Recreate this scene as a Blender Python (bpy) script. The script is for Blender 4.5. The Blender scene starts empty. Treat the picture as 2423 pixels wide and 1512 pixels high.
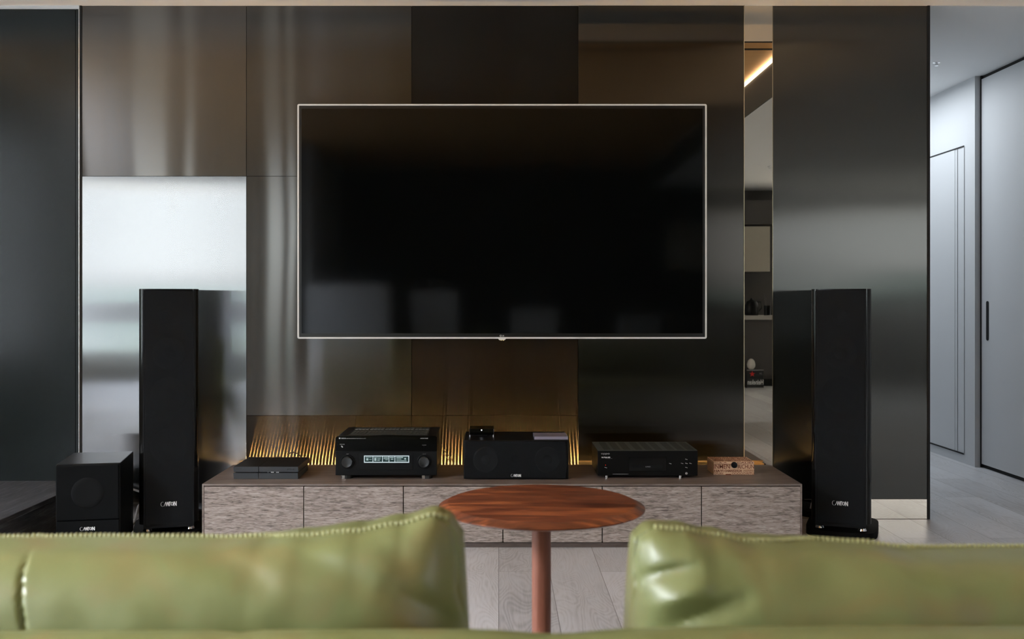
import bpy, bmesh, math, random
from mathutils import Vector, Matrix, noise
random.seed(7)
C = bpy.context.scene.collection
F = 2380.0; PX, PY = 1180.0, 712.0; EYE = 1.026; W = 4.73
PI = math.pi

def at(px, py, D):                      # a point of the place from a picture measurement at depth D
    return Vector(((px-PX)*D/F, D, EYE-(py-PY)*D/F))
def wx(px, D=W): return (px-PX)*D/F
def wz(py, D=W): return EYE-(py-PY)*D/F

# ------------------------------------------------------------------ materials
def newmat(name):
    m = bpy.data.materials.new(name); m.use_nodes = True
    nt = m.node_tree; nt.nodes.clear()
    out = nt.nodes.new('ShaderNodeOutputMaterial')
    return m, nt, out
def N(nt, t, **kw):
    n = nt.nodes.new(t)
    for k, v in kw.items():
        if hasattr(n, k): setattr(n, k, v)
    return n
def L(nt, a, b): nt.links.new(a, b)
def plain(name, col, rough=0.5, metal=0.0, spec=0.5, bump=0.0, bscale=200, var=0.0, vscale=3.0, coat=0.0, emit=None, estr=0, trans=0.0, alpha=1.0):
    m, nt, out = newmat(name)
    p = N(nt, 'ShaderNodeBsdfPrincipled')
    p.inputs['Base Color'].default_value = (*col, 1)
    p.inputs['Roughness'].default_value = rough
    p.inputs['Metallic'].default_value = metal
    p.inputs['Specular IOR Level'].default_value = spec
    p.inputs['Coat Weight'].default_value = coat
    p.inputs['Coat Roughness'].default_value = 0.05
    p.inputs['Transmission Weight'].default_value = trans
    p.inputs['Alpha'].default_value = alpha
    if emit:
        p.inputs['Emission Color'].default_value = (*emit, 1)
        p.inputs['Emission Strength'].default_value = estr
    tc = N(nt, 'ShaderNodeTexCoord')
    if var > 0:
        nz = N(nt, 'ShaderNodeTexNoise'); nz.inputs['Scale'].default_value = vscale; nz.inputs['Detail'].default_value = 4
        L(nt, tc.outputs['Object'], nz.inputs['Vector'])
        r = N(nt, 'ShaderNodeValToRGB')
        r.color_ramp.elements[0].position = .3; r.color_ramp.elements[1].position = .7
        r.color_ramp.elements[0].color = (*[c*(1-var) for c in col], 1)
        r.color_ramp.elements[1].color = (*[min(1, c*(1+var)) for c in col], 1)
        L(nt, nz.outputs['Fac'], r.inputs['Fac']); L(nt, r.outputs['Color'], p.inputs['Base Color'])
    if bump > 0:
        nz = N(nt, 'ShaderNodeTexNoise'); nz.inputs['Scale'].default_value = bscale; nz.inputs['Detail'].default_value = 3
        L(nt, tc.outputs['Object'], nz.inputs['Vector'])
        b = N(nt, 'ShaderNodeBump'); b.inputs['Strength'].default_value = bump; b.inputs['Distance'].default_value = .002
        L(nt, nz.outputs['Fac'], b.inputs['Height']); L(nt, b.outputs['Normal'], p.inputs['Normal'])
    L(nt, p.outputs['BSDF'], out.inputs['Surface'])
    return m
def wood(name, cols, scale, rough=0.45, detail=8, distort=1.5, bump=0.15, fine=(3, 60, 60), spec=.4, lo=.3, hi=.7, finemix=.5, coat=0.0):
    """stretched noise grain; scale = per-axis frequency"""
    m, nt, out = newmat(name)
    p = N(nt, 'ShaderNodeBsdfPrincipled'); p.inputs['Roughness'].default_value = rough
    p.inputs['Specular IOR Level'].default_value = spec; p.inputs['Coat Weight'].default_value = coat; p.inputs['Coat Roughness'].default_value = .15
    tc = N(nt, 'ShaderNodeTexCoord')
    mp = N(nt, 'ShaderNodeMapping'); mp.inputs['Scale'].default_value = scale
    L(nt, tc.outputs['Object'], mp.inputs['Vector'])
    n1 = N(nt, 'ShaderNodeTexNoise'); n1.inputs['Scale'].default_value = 1; n1.inputs['Detail'].default_value = detail
    n1.inputs['Distortion'].default_value = distort; n1.inputs['Roughness'].default_value = .6
    L(nt, mp.outputs[0], n1.inputs['Vector'])
    mp2 = N(nt, 'ShaderNodeMapping'); mp2.inputs['Scale'].default_value = fine
    L(nt, tc.outputs['Object'], mp2.inputs['Vector'])
    n2 = N(nt, 'ShaderNodeTexNoise'); n2.inputs['Scale'].default_value = 1; n2.inputs['Detail'].default_value = 4; n2.inputs['Distortion'].default_value = .8
    L(nt, mp2.outputs[0], n2.inputs['Vector'])
    mx = N(nt, 'ShaderNodeMix', data_type='FLOAT'); mx.inputs[0].default_value = finemix
    L(nt, n1.outputs['Fac'], mx.inputs[2]); L(nt, n2.outputs['Fac'], mx.inputs[3])
    r = N(nt, 'ShaderNodeValToRGB')
    e = r.color_ramp.elements
    e[0].position = lo; e[0].color = (*cols[0], 1); e[1].position = hi; e[1].color = (*cols[-1], 1)
    for i, c in enumerate(cols[1:-1]):
        q = e.new(lo+(hi-lo)*(i+1)/(len(cols)-1)); q.color = (*c, 1)
    L(nt, mx.outputs[0], r.inputs['Fac']); L(nt, r.outputs['Color'], p.inputs['Base Color'])
    b = N(nt, 'ShaderNodeBump'); b.inputs['Strength'].default_value = bump; b.inputs['Distance'].default_value = .002
    L(nt, mx.outputs[0], b.inputs['Height']); L(nt, b.outputs['Normal'], p.inputs['Normal'])
    L(nt, p.outputs['BSDF'], out.inputs['Surface'])
    return m
def brushed(name, col, axis, narrow, wide, warp=0.0, wscale=(1.2, 1, .35), diff=(.01, .01, .01), dmix=.08, dist='GGX', lobe2=None):
    """brushed sheet steel: reflections stay sharp along `axis` and smear across it"""
    m, nt, out = newmat(name)
    g = N(nt, 'ShaderNodeBsdfAnisotropic'); g.distribution = dist
    ratio = math.sqrt(narrow/wide)
    g.inputs['Color'].default_value = (*col, 1)
    g.inputs['Roughness'].default_value = math.sqrt(math.sqrt(narrow*wide))
    g.inputs['Anisotropy'].default_value = 1-ratio
    v = N(nt, 'ShaderNodeCombineXYZ')
    v.inputs[0].default_value = 1 if axis == 'X' else 0; v.inputs[2].default_value = 1 if axis == 'Z' else 0
    L(nt, v.outputs[0], g.inputs['Tangent'])
    tc = N(nt, 'ShaderNodeTexCoord')
    if warp > 0:                          # slow waviness of the thin sheet
        mp = N(nt, 'ShaderNodeMapping'); mp.inputs['Scale'].default_value = wscale
        L(nt, tc.outputs['Object'], mp.inputs['Vector'])
        nz = N(nt, 'ShaderNodeTexNoise'); nz.inputs['Scale'].default_value = 1; nz.inputs['Detail'].default_value = 1.5
        L(nt, mp.outputs[0], nz.inputs['Vector'])
        b = N(nt, 'ShaderNodeBump'); b.inputs['Strength'].default_value = 1; b.inputs['Distance'].default_value = warp
        L(nt, nz.outputs['Fac'], b.inputs['Height'])
        if not lobe2: L(nt, b.outputs['Normal'], g.inputs['Normal'])
    if lobe2:                             # finer second grain of the same sheet
        col2, n2, w2, share = lobe2
        g2 = N(nt, 'ShaderNodeBsdfAnisotropic'); g2.distribution = 'BECKMANN'
        g2.inputs['Color'].default_value = (*col2, 1); g2.inputs['Roughness'].default_value = math.sqrt(math.sqrt(n2*w2))
        g2.inputs['Anisotropy'].default_value = 1-math.sqrt(n2/w2)
        L(nt, v.outputs[0], g2.inputs['Tangent'])
        if warp > 0: L(nt, b.outputs['Normal'], g2.inputs['Normal'])
        m2 = N(nt, 'ShaderNodeMixShader'); m2.inputs[0].default_value = share
        L(nt, g.outputs[0], m2.inputs[1]); L(nt, g2.outputs[0], m2.inputs[2]); g = m2
    d = N(nt, 'ShaderNodeBsdfDiffuse'); d.inputs['Color'].default_value = (*diff, 1)
    mx = N(nt, 'ShaderNodeMixShader'); mx.inputs[0].default_value = dmix
    L(nt, g.outputs[0], mx.inputs[1]); L(nt, d.outputs[0], mx.inputs[2])
    L(nt, mx.outputs[0], out.inputs['Surface'])
    return m
def emitter(name, col, s):
    m, nt, out = newmat(name)
    e = N(nt, 'ShaderNodeEmission'); e.inputs[0].default_value = (*col, 1); e.inputs[1].default_value = s
    L(nt, e.outputs[0], out.inputs['Surface'])
    return m

M = {}
M['white_paint'] = plain('white_paint', (.62, .63, .63), .6, bump=.05, bscale=90)
M['ceiling_paint'] = plain('ceiling_paint', (.85, .86, .86), .7)
M['cream_paint'] = plain('cream_paint', (.74, .71, .66), .7)
M['grey_paint'] = plain('grey_paint', (.55, .565, .58), .55, bump=.05, bscale=120)
M['dark_gap'] = plain('dark_gap', (.004, .004, .004), .8)
M['dark_paint'] = plain('dark_paint', (.035, .035, .028), .6)
M['green_panel'] = plain('green_panel', (.006, .0095, .0095), .22, spec=.3, bump=.05, bscale=500)
M['black_gloss'] = plain('black_gloss', (.002, .002, .002), .08, spec=.3, coat=0)
M['black_satin'] = plain('black_satin', (.0045, .005, .0055), .35, spec=.15)
M['black_matte'] = plain('black_matte', (.0045, .005, .0055), .7, spec=.06, bump=.05, bscale=900)
M['black_lacquer'] = plain('black_lacquer', (.004, .004, .004), .12, spec=.3)
M['receiver_black'] = plain('receiver_black', (.0045, .005, .0055), .4, spec=.14)
M['console_grey'] = plain('console_grey', (.05, .056, .062), .5, spec=.4)
M['console_top'] = plain('console_top', (.006, .006, .006), .5, spec=.2)
M['vent_grey'] = plain('vent_grey', (.03, .035, .034), .5, metal=.3)
M['vent_bar'] = plain('vent_bar', (.16, .19, .19), .4, metal=.6)
M['player_top'] = plain('player_top', (.05, .06, .055), .5, metal=.2)
M['player_slot'] = plain('player_slot', (.02, .026, .022), .6)
M['silver'] = plain('silver', (.75, .75, .76), .25, metal=1)
M['chrome'] = plain('chrome', (.85, .86, .88), .12, metal=1)
M['white_print'] = plain('white_print', (.78, .79, .80), .4)
M['grey_print'] = plain('grey_print', (.35, .36, .37), .4)
M['dark_print'] = plain('dark_print', (.012, .013, .014), .5)
M['cone'] = plain('cone', (.05, .055, .06), .3, spec=.9)
M['plinth_black'] = plain('plinth_black', (.005, .005, .005), .7, spec=.04)
M['rubber'] = plain('rubber', (.006, .006, .006), .5)
M['tv_frame'] = plain('tv_frame', (.86, .85, .84), .35, metal=.15)
M['tv_screen'] = plain('tv_screen', (.0015, .0018, .0018), .07, spec=.25)
M['tv_bezel'] = plain('tv_bezel', (.004, .004, .004), .3)
M['clear'] = plain('clear', (.62, .60, .74), .12, trans=.6, spec=.6)
M['cd_card'] = plain('cd_card', (.35, .24, .28), .5, var=.4, vscale=60)
M['display_white'] = emitter('display_white', (.80, .95, 1.0), .75)
M['display_dark'] = emitter('display_dark', (.05, .09, .09), .5)
M['blue_light'] = emitter('blue_light', (.9, .9, 1), 6)
M['red_light'] = emitter('red_light', (1, .03, .01), 1.5)
M['counter'] = plain('counter', (.33, .31, .28), .4)
M['kitchen_front'] = plain('kitchen_front', (.36, .33, .27), .5)
M['kitchen_dark'] = plain('kitchen_dark', (.05, .045, .04), .5)
M['white_fabric'] = plain('white_fabric', (.62, .65, .68), .8, bump=.2, bscale=500)
M['star_red'] = plain('star_red', (.65, .02, .015), .5)
M['egg_white'] = plain('egg_white', (.55, .53, .48), .4)
M['box_black'] = plain('box_black', (.012, .012, .012), .5)
M['brown_ink'] = plain('brown_ink', (.16, .035, .012), .7)
M['oak'] = wood('oak', [(.09, .072, .062), (.27, .225, .20), (.40, .35, .32)], (4, 22, 30), rough=.55, fine=(34, 200, 260), lo=.36, hi=.64, finemix=.6, bump=.35, distort=2.4)
M['oak_top'] = wood('oak_top', [(.10, .075, .065), (.17, .135, .118), (.22, .185, .165)], (2.2, 16, 16), rough=.38, fine=(9, 110, 110), lo=.35, hi=.65, bump=.1)
M['dark_oak'] = wood('dark_oak', [(.012, .013, .015), (.045, .047, .052), (.14, .145, .155)], (12, 1.6, 12), rough=.5, fine=(150, 9, 110), lo=.35, hi=.68, bump=.3, distort=2.5, finemix=.4)
M['walnut'] = wood('walnut', [(.04, .011, .006), (.15, .042, .018), (.36, .11, .036)], (2.0, 13, 13), rough=.34, fine=(7, 70, 70), lo=.38, hi=.62, bump=.04, distort=1.3, finemix=.35, coat=.15)
M['walnut_stem'] = wood('walnut_stem', [(.15, .05, .03), (.26, .10, .062)], (14, 14, 2), rough=.42, fine=(80, 80, 6), bump=.03)
M['wood_ceiling'] = wood('wood_ceiling', [(.55, .29, .10), (.68, .39, .16), (.74, .45, .19)], (1, 6, 1), rough=.5, fine=(3, 60, 3), bump=.02)
M['box_wood'] = wood('box_wood', [(.50, .30, .17), (.68, .46, .30), (.74, .54, .37)], (10, 60, 60), rough=.65, fine=(30, 200, 200), bump=.05)
M['mirror'] = brushed('mirror', (.62, .57, .49), 'X', .00008, .00012, dmix=.02)
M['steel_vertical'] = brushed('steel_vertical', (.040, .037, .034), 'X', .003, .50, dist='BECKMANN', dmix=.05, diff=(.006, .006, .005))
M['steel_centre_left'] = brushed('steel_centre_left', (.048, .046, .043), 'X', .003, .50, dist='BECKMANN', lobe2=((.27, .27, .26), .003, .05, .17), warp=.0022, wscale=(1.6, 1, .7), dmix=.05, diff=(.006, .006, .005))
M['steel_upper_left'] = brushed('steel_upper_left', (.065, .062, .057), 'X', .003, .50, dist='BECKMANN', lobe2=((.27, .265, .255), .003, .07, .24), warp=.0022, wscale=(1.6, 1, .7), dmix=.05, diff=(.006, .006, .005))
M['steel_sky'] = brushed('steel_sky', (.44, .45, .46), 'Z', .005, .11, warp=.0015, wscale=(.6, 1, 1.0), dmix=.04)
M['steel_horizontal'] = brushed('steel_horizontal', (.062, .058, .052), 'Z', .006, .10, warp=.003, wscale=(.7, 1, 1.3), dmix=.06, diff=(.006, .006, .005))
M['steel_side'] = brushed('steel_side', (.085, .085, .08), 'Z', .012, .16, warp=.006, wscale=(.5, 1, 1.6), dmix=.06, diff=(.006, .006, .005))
M['brass_edge'] = plain('brass_edge', (.62, .52, .36), .3, metal=1)
M['edge_light'] = plain('edge_light', (.8, .8, .78), .25, metal=.8)

def floor_mat():
    m, nt, out = newmat('oak_floor')
    p = N(nt, 'ShaderNodeBsdfPrincipled'); p.inputs['Roughness'].default_value = .36; p.inputs['Specular IOR Level'].default_value = .45
    tc = N(nt, 'ShaderNodeTexCoord')
    sx = N(nt, 'ShaderNodeSeparateXYZ'); L(nt, tc.outputs['Object'], sx.inputs[0])
    cb = N(nt, 'ShaderNodeCombineXYZ'); L(nt, sx.outputs[1], cb.inputs[0]); L(nt, sx.outputs[0], cb.inputs[1])
    br = N(nt, 'ShaderNodeTexBrick'); br.offset = .37; br.offset_frequency = 2
    br.inputs['Scale'].default_value = 1; br.inputs['Brick Width'].default_value = 1.45; br.inputs['Row Height'].default_value = .193
    br.inputs['Mortar Size'].default_value = .0011; br.inputs['Mortar Smooth'].default_value = .2
    br.inputs['Color1'].default_value = (.0, .0, .0, 1); br.inputs['Color2'].default_value = (1, 1, 1, 1); br.inputs['Mortar'].default_value = (.5, .5, .5, 1)
    L(nt, cb.outputs[0], br.inputs['Vector'])
    # each board shifts the grain
    off = N(nt, 'ShaderNodeVectorMath', operation='SCALE'); L(nt, br.outputs['Color'], off.inputs[0]); off.inputs['Scale'].default_value = 23
    add = N(nt, 'ShaderNodeVectorMath', operation='ADD'); L(nt, tc.outputs['Object'], add.inputs[0]); L(nt, off.outputs[0], add.inputs[1])
    mp = N(nt, 'ShaderNodeMapping'); mp.inputs['Scale'].default_value = (7, 1.5, 1); L(nt, add.outputs[0], mp.inputs['Vector'])
    n1 = N(nt, 'ShaderNodeTexNoise'); n1.inputs['Scale'].default_value = 1; n1.inputs['Detail'].default_value = 1.2; n1.inputs['Distortion'].default_value = .7
    L(nt, mp.outputs[0], n1.inputs['Vector'])
    rings = N(nt, 'ShaderNodeMath', operation='MULTIPLY'); rings.inputs[1].default_value = 26; L(nt, n1.outputs['Fac'], rings.inputs[0])
    fr = N(nt, 'ShaderNodeMath', operation='PINGPONG'); fr.inputs[1].default_value = .5; L(nt, rings.outputs[0], fr.inputs[0])
    mp2 = N(nt, 'ShaderNodeMapping'); mp2.inputs['Scale'].default_value = (160, 9, 1); L(nt, add.outputs[0], mp2.inputs['Vector'])
    n2 = N(nt, 'ShaderNodeTexNoise'); n2.inputs['Scale'].default_value = 1; n2.inputs['Detail'].default_value = 4; L(nt, mp2.outputs[0], n2.inputs['Vector'])
    mp3 = N(nt, 'ShaderNodeMapping'); mp3.inputs['Scale'].default_value = (4, 1.2, 1); L(nt, add.outputs[0], mp3.inputs['Vector'])
    n3 = N(nt, 'ShaderNodeTexNoise'); n3.inputs['Scale'].default_value = 1; n3.inputs['Detail'].default_value = 5; L(nt, mp3.outputs[0], n3.inputs['Vector'])
    a = N(nt, 'ShaderNodeMath', operation='MULTIPLY_ADD'); a.inputs[1].default_value = .32; L(nt, fr.outputs[0], a.inputs[0])
    b_ = N(nt, 'ShaderNodeMath', operation='MULTIPLY'); b_.inputs[1].default_value = .35; L(nt, n2.outputs['Fac'], b_.inputs[0]); L(nt, b_.outputs[0], a.inputs[2])
    c_ = N(nt, 'ShaderNodeMath', operation='MULTIPLY_ADD'); c_.inputs[1].default_value = .75; L(nt, n3.outputs['Fac'], c_.inputs[0]); L(nt, a.outputs[0], c_.inputs[2])
    r = N(nt, 'ShaderNodeValToRGB'); e = r.color_ramp.elements
    e[0].position = .35; e[0].color = (.31, .305, .305, 1); e[1].position = .95; e[1].color = (.58, .59, .615, 1)
    q = e.new(.6); q.color = (.485, .485, .495, 1)
    L(nt, c_.outputs[0], r.inputs['Fac'])
    # board tone
    hs = N(nt, 'ShaderNodeHueSaturation'); L(nt, r.outputs['Color'], hs.inputs['Color'])
    sb = N(nt, 'ShaderNodeSeparateColor'); L(nt, br.outputs['Color'], sb.inputs[0])
    mr = N(nt, 'ShaderNodeMapRange'); mr.inputs['To Min'].default_value = .86; mr.inputs['To Max'].default_value = 1.12
    L(nt, sb.outputs[0], mr.inputs['Value']); L(nt, mr.outputs[0], hs.inputs['Value'])
    mx = N(nt, 'ShaderNodeMix', data_type='RGBA'); L(nt, br.outputs['Fac'], mx.inputs[0]); L(nt, hs.outputs[0], mx.inputs[6]); mx.inputs[7].default_value = (.10, .095, .09, 1)
    L(nt, mx.outputs[2], p.inputs['Base Color'])
    bp = N(nt, 'ShaderNodeBump'); bp.inputs['Strength'].default_value = .12; bp.inputs['Distance'].default_value = .002
    L(nt, c_.outputs[0], bp.inputs['Height']); L(nt, bp.outputs['Normal'], p.inputs['Normal'])
    L(nt, p.outputs['BSDF'], out.inputs['Surface'])
    return m
M['floor'] = floor_mat()

def leather_mat():
    m, nt, out = newmat('green_leather')
    p = N(nt, 'ShaderNodeBsdfPrincipled'); p.inputs['Roughness'].default_value = .38; p.inputs['Specular IOR Level'].default_value = .55
    tc = N(nt, 'ShaderNodeTexCoord')
    n1 = N(nt, 'ShaderNodeTexNoise'); n1.inputs['Scale'].default_value = 9; n1.inputs['Detail'].default_value = 3; n1.inputs['Distortion'].default_value = .5
    L(nt, tc.outputs['Object'], n1.inputs['Vector'])
    r = N(nt, 'ShaderNodeValToRGB'); e = r.color_ramp.elements
    e[0].position = .3; e[0].color = (.15, .168, .058, 1); e[1].position = .72; e[1].color = (.20, .175, .068, 1)
    q = e.new(.5); q.color = (.178, .20, .078, 1)
    L(nt, n1.outputs['Fac'], r.inputs['Fac']); L(nt, r.outputs['Color'], p.inputs['Base Color'])
    v = N(nt, 'ShaderNodeTexVoronoi'); v.inputs['Scale'].default_value = 420; L(nt, tc.outputs['Object'], v.inputs['Vector'])
    b = N(nt, 'ShaderNodeBump'); b.inputs['Strength'].default_value = .12; b.inputs['Distance'].default_value = .001
    L(nt, v.outputs['Distance'], b.inputs['Height']); L(nt, b.outputs['Normal'], p.inputs['Normal'])
    L(nt, p.outputs['BSDF'], out.inputs['Surface'])
    return m
M['leather'] = leather_mat()
M['thread'] = plain('thread', (.36, .36, .16), .5)

def sheer_mat():
    m, nt, out = newmat('sheer')
    t = N(nt, 'ShaderNodeBsdfTransparent'); t.inputs[0].default_value = (.62, .63, .62, 1)
    d = N(nt, 'ShaderNodeBsdfTranslucent'); d.inputs[0].default_value = (.10, .10, .095, 1)
    mx = N(nt, 'ShaderNodeMixShader'); mx.inputs[0].default_value = .87
    L(nt, t.outputs[0], mx.inputs[1]); L(nt, d.outputs[0], mx.inputs[2]); L(nt, mx.outputs[0], out.inputs['Surface'])
    return m
M['sheer'] = sheer_mat()
def grille_mat(name='grille_cloth', cover=.60):
    m, nt, out = newmat(name)
    t = N(nt, 'ShaderNodeBsdfTransparent')
    p = N(nt, 'ShaderNodeBsdfPrincipled'); p.inputs['Base Color'].default_value = (.010, .011, .0125, 1); p.inputs['Roughness'].default_value = .75; p.inputs['Specular IOR Level'].default_value = .12
    mx = N(nt, 'ShaderNodeMixShader'); mx.inputs[0].default_value = cover
    L(nt, t.outputs[0], mx.inputs[1]); L(nt, p.outputs[0], mx.inputs[2]); L(nt, mx.outputs[0], out.inputs['Surface'])
    return m
M['grille'] = grille_mat(); M['grille_dense'] = grille_mat('grille_cloth_dense', .84)

# ------------------------------------------------------------------ mesh helpers
class MB:
    def __init__(s): s.bm = bmesh.new()
    def box(s, x0, x1, y0, y1, z0, z1, bev=0.0, seg=2):
        r = bmesh.ops.create_cube(s.bm, size=1)
        vs = r['verts']
        bmesh.ops.scale(s.bm, vec=(x1-x0, y1-y0, z1-z0), verts=vs)
        bmesh.ops.translate(s.bm, vec=((x0+x1)/2, (y0+y1)/2, (z0+z1)/2), verts=vs)
        if bev > 0:
            es = list({e for v in vs for e in v.link_edges})
            bmesh.ops.bevel(s.bm, geom=es, offset=bev, segments=seg, affect='EDGES', profile=.5)
        return s
    def lathe(s, prof, c=(0, 0, 0), axis='Z', n=48):
        rings = []
        for (r, h) in prof:
            ring = []
            for k in range(n):
                a = 2*PI*k/n; u, v = r*math.cos(a), r*math.sin(a)
                co = {'Z': (u, v, h), 'Y': (u, h, v), 'X': (h, u, v)}[axis]
                ring.append(s.bm.verts.new((co[0]+c[0], co[1]+c[1], co[2]+c[2])))
            rings.append(ring)
        for a, b in zip(rings, rings[1:]):
            for k in range(n): s.bm.faces.new((a[k], a[(k+1) % n], b[(k+1) % n], b[k]))
        s.bm.faces.new(rings[0][::-1]); s.bm.faces.new(rings[-1])
        return s
    def cyl(s, c, r, h, axis='Z', n=32): return s.lathe([(r, 0), (r, h)], c, axis, n)
    def tube(s, pts, r, n=8):
        pts = [Vector(p) for p in pts]; rings = []
        up = Vector((0, 0, 1))
        for i, p in enumerate(pts):
            t = (pts[min(i+1, len(pts)-1)]-pts[max(i-1, 0)]).normalized()
            a = t.cross(up)
            if a.length < 1e-3: a = t.cross(Vector((1, 0, 0)))
            a.normalize(); b = t.cross(a)
            rings.append([s.bm.verts.new(p+a*r*math.cos(2*PI*k/n)+b*r*math.sin(2*PI*k/n)) for k in range(n)])
        for a, b in zip(rings, rings[1:]):
            for k in range(n): s.bm.faces.new((a[k], a[(k+1) % n], b[(k+1) % n], b[k]))
        s.bm.faces.new(rings[0][::-1]); s.bm.faces.new(rings[-1])
        return s
    def prism(s, pts, lo, hi, axis='Y'):
        def mk(p, h):
            return s.bm.verts.new({'Y': (p[0], h, p[1]), 'Z': (p[0], p[1], h), 'X': (h, p[0], p[1])}[axis])
        a = [mk(p, lo) for p in pts]; b = [mk(p, hi) for p in pts]; n = len(pts)
        s.bm.faces.new(a); s.bm.faces.new(b[::-1])
        for k in range(n): s.bm.faces.new((a[k], b[k], b[(k+1) % n], a[(k+1) % n]))
        return s
    def hull8(s, p):                      # 4 bottom + 4 top points
        v = [s.bm.verts.new(q) for q in p]
        for f in ((0, 3, 2, 1), (4, 5, 6, 7), (0, 1, 5, 4), (1, 2, 6, 5), (2, 3, 7, 6), (3, 0, 4, 7)):
            s.bm.faces.new([v[i] for i in f])
        return s
    def build(s, name, mat, parent=None, smooth=False, loc=None):
        bmesh.ops.recalc_face_normals(s.bm, faces=s.bm.faces)
        me = bpy.data.meshes.new(name); s.bm.to_mesh(me); s.bm.free()
        me.materials.append(mat)
        o = bpy.data.objects.new(name, me); C.objects.link(o)
        if parent is not None: o.parent = parent
        if loc: o.location = loc
        if smooth:
            me.polygons.foreach_set('use_smooth', [True]*len(me.polygons))
            try: me.set_sharp_from_angle(angle=math.radians(35))
            except Exception: pass
        return o
def rrect(x0, x1, z0, z1, r, seg=6):
    pts = []
    for cx, cz, a0 in ((x1-r, z1-r, 0), (x0+r, z1-r, 90), (x0+r, z0+r, 180), (x1-r, z0+r, 270)):
        for k in range(seg+1):
            a = math.radians(a0+90*k/seg); pts.append((cx+r*math.cos(a), cz+r*math.sin(a)))
    return pts
def thing(name, label, cat, loc=(0, 0, 0), rz=0, group=None):
    o = bpy.data.objects.new(name, None); o.empty_display_size = .1; C.objects.link(o)
    o.location = loc; o.rotation_euler = (0, 0, rz); o['label'] = label; o['category'] = cat
    if group: o['group'] = group
    return o
def tag(o, label, cat, group=None, kind=None):
    o['label'] = label; o['category'] = cat
    if group: o['group'] = group
    if kind: o['kind'] = kind
    return o
def struct(o, label=None):
    o['kind'] = 'structure'
    if label: o['label'] = label
    return o
def text(name, body, x0, x1, z0, z1, y, mat, parent, bold=0.0, thick=.0006, shear=0.0, axis='Y', label=None):
    """lettering fitted into the box x0..x1, z0..z1, standing at y and facing -Y"""
    cu = bpy.data.curves.new('t', 'FONT'); cu.body = body; cu.size = 1; cu.offset = bold; cu.shear = shear; cu.resolution_u = 3
    cu.extrude = .5; cu.fill_mode = 'BOTH'
    tmp = bpy.data.objects.new('t', cu); C.objects.link(tmp)
    bpy.context.view_layer.update()
    me = bpy.data.meshes.new_from_object(tmp.evaluated_get(bpy.context.evaluated_depsgraph_get()))
    bpy.data.objects.remove(tmp); bpy.data.curves.remove(cu)
    xs = [v.co.x for v in me.vertices]; ys = [v.co.y for v in me.vertices]
    a0, a1, b0, b1 = min(xs), max(xs), min(ys), max(ys)
    for v in me.vertices:
        u = (v.co.x-a0)/(a1-a0); w = (v.co.y-b0)/(b1-b0); d = v.co.z
        X = x0+(x1-x0)*u; Z = z0+(z1-z0)*w
        if axis == 'Y': v.co = (X, y-thick*(d+.5), Z)
        elif axis == '+Y': v.co = (X, y+thick*(d+.5), Z)
        else: v.co = (X, Z, y+thick*(d+.5))
    me.name = name; me.materials.clear(); me.materials.append(mat)
    o = bpy.data.objects.new(name, me); C.objects.link(o)
    if parent is not None: o.parent = parent
    if label: o['label'] = label
    return o
def speaker_logo(x, z, w, h, y, parent):
    """the six-letter word mark: thin round C, joined slanted A and N, bold T O N"""
    mb = MB()
    def seg(p, q, t):
        p = Vector(p); q = Vector(q); d = (q-p); n = Vector((-d.y, d.x)).normalized()*t/2
        pts = [p+n, q+n, q-n, p-n]
        mb.prism([(x+a.x*w, z+a.y*h) for a in pts], y-.0008, y, 'Y')
    def arc(cx, cz, rx, rz, a0, a1, t, n=14):
        P = [(cx+rx*math.cos(math.radians(a0+(a1-a0)*k/n)), cz+rz*math.sin(math.radians(a0+(a1-a0)*k/n))) for k in range(n+1)]
        for p, q in zip(P, P[1:]): seg(p, q, t)
    arc(-.40, 0, .10, .48, 60, 300, .022)
    seg((-.31, -.45), (-.20, .45), .028); seg((-.20, .45), (-.155, -.45), .05)
    seg((-.155, -.45), (-.10, .45), .028); seg((-.10, .45), (-.04, -.45), .05); seg((-.04, -.45), (-.005, .45), .045)
    seg((.045, -.48), (.045, .45), .05); mb.prism([(x+a*w, z+b*h) for a, b in ((-.02, .28), (.12, .28), (.12, .48), (-.02, .48))], y-.0008, y, 'Y')
    arc(.20, 0, .062, .38, 0, 360, .05, 20)
    seg((.315, -.48), (.315, .48), .055); seg((.325, .42), (.445, -.42), .06); seg((.455, -.48), (.455, .48), .055)
    return mb.build('logo_lettering', M['white_print'], parent)

# ------------------------------------------------------------------ room shell
ZC = 2.414; ZW = 2.67; XR = 1.87
struct(MB().box(-7.1, 6.6, -3.3, 9.2, -.1, 0).build('floor', M['floor']), 'pale grey oak plank floor')
c = MB()
c.box(-7.1, -3.3, -3.3, -1.2, ZC, ZC+.3)                # left side; bay roof left open, an added opening for sky light
c.box(-7.1, -3.3, 1.5, 4.9, ZC, ZC+.3)
c.box(-3.3, XR, 4.08, 4.9, ZC, ZC+.3)                  # dropped strip in front of the metal wall
c.box(XR, 6.6, -3.3, 9.2, ZC, ZC+.3)
c.box(-3.3, XR, 4.9, 9.2, ZC, ZC+.3)
struct(c.build('ceiling', M['ceiling_paint']))
struct(MB().box(-3.3, XR, -3.3, 4.08, ZW, ZW+.1).build('ceiling_recess', M['wood_ceiling']), 'warm wood ceiling set in a recess')
struct(MB().box(XR-.012, XR-.001, -3.2, 4.07, ZC+.002, 2.645).build('trim_1', M['dark_paint']), 'dark fascia along the ceiling recess')
struct(MB().box(-3.2, XR-.01, 2.88, 2.91, ZW-.004, ZW+.001).build('trim_2', M['dark_gap']), 'black track slot across the wood ceiling')
struct(MB().box(-3.2, XR-.01, 4.058, 4.079, ZC-.002, ZW).build('trim_3', M['dark_gap']))
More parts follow.
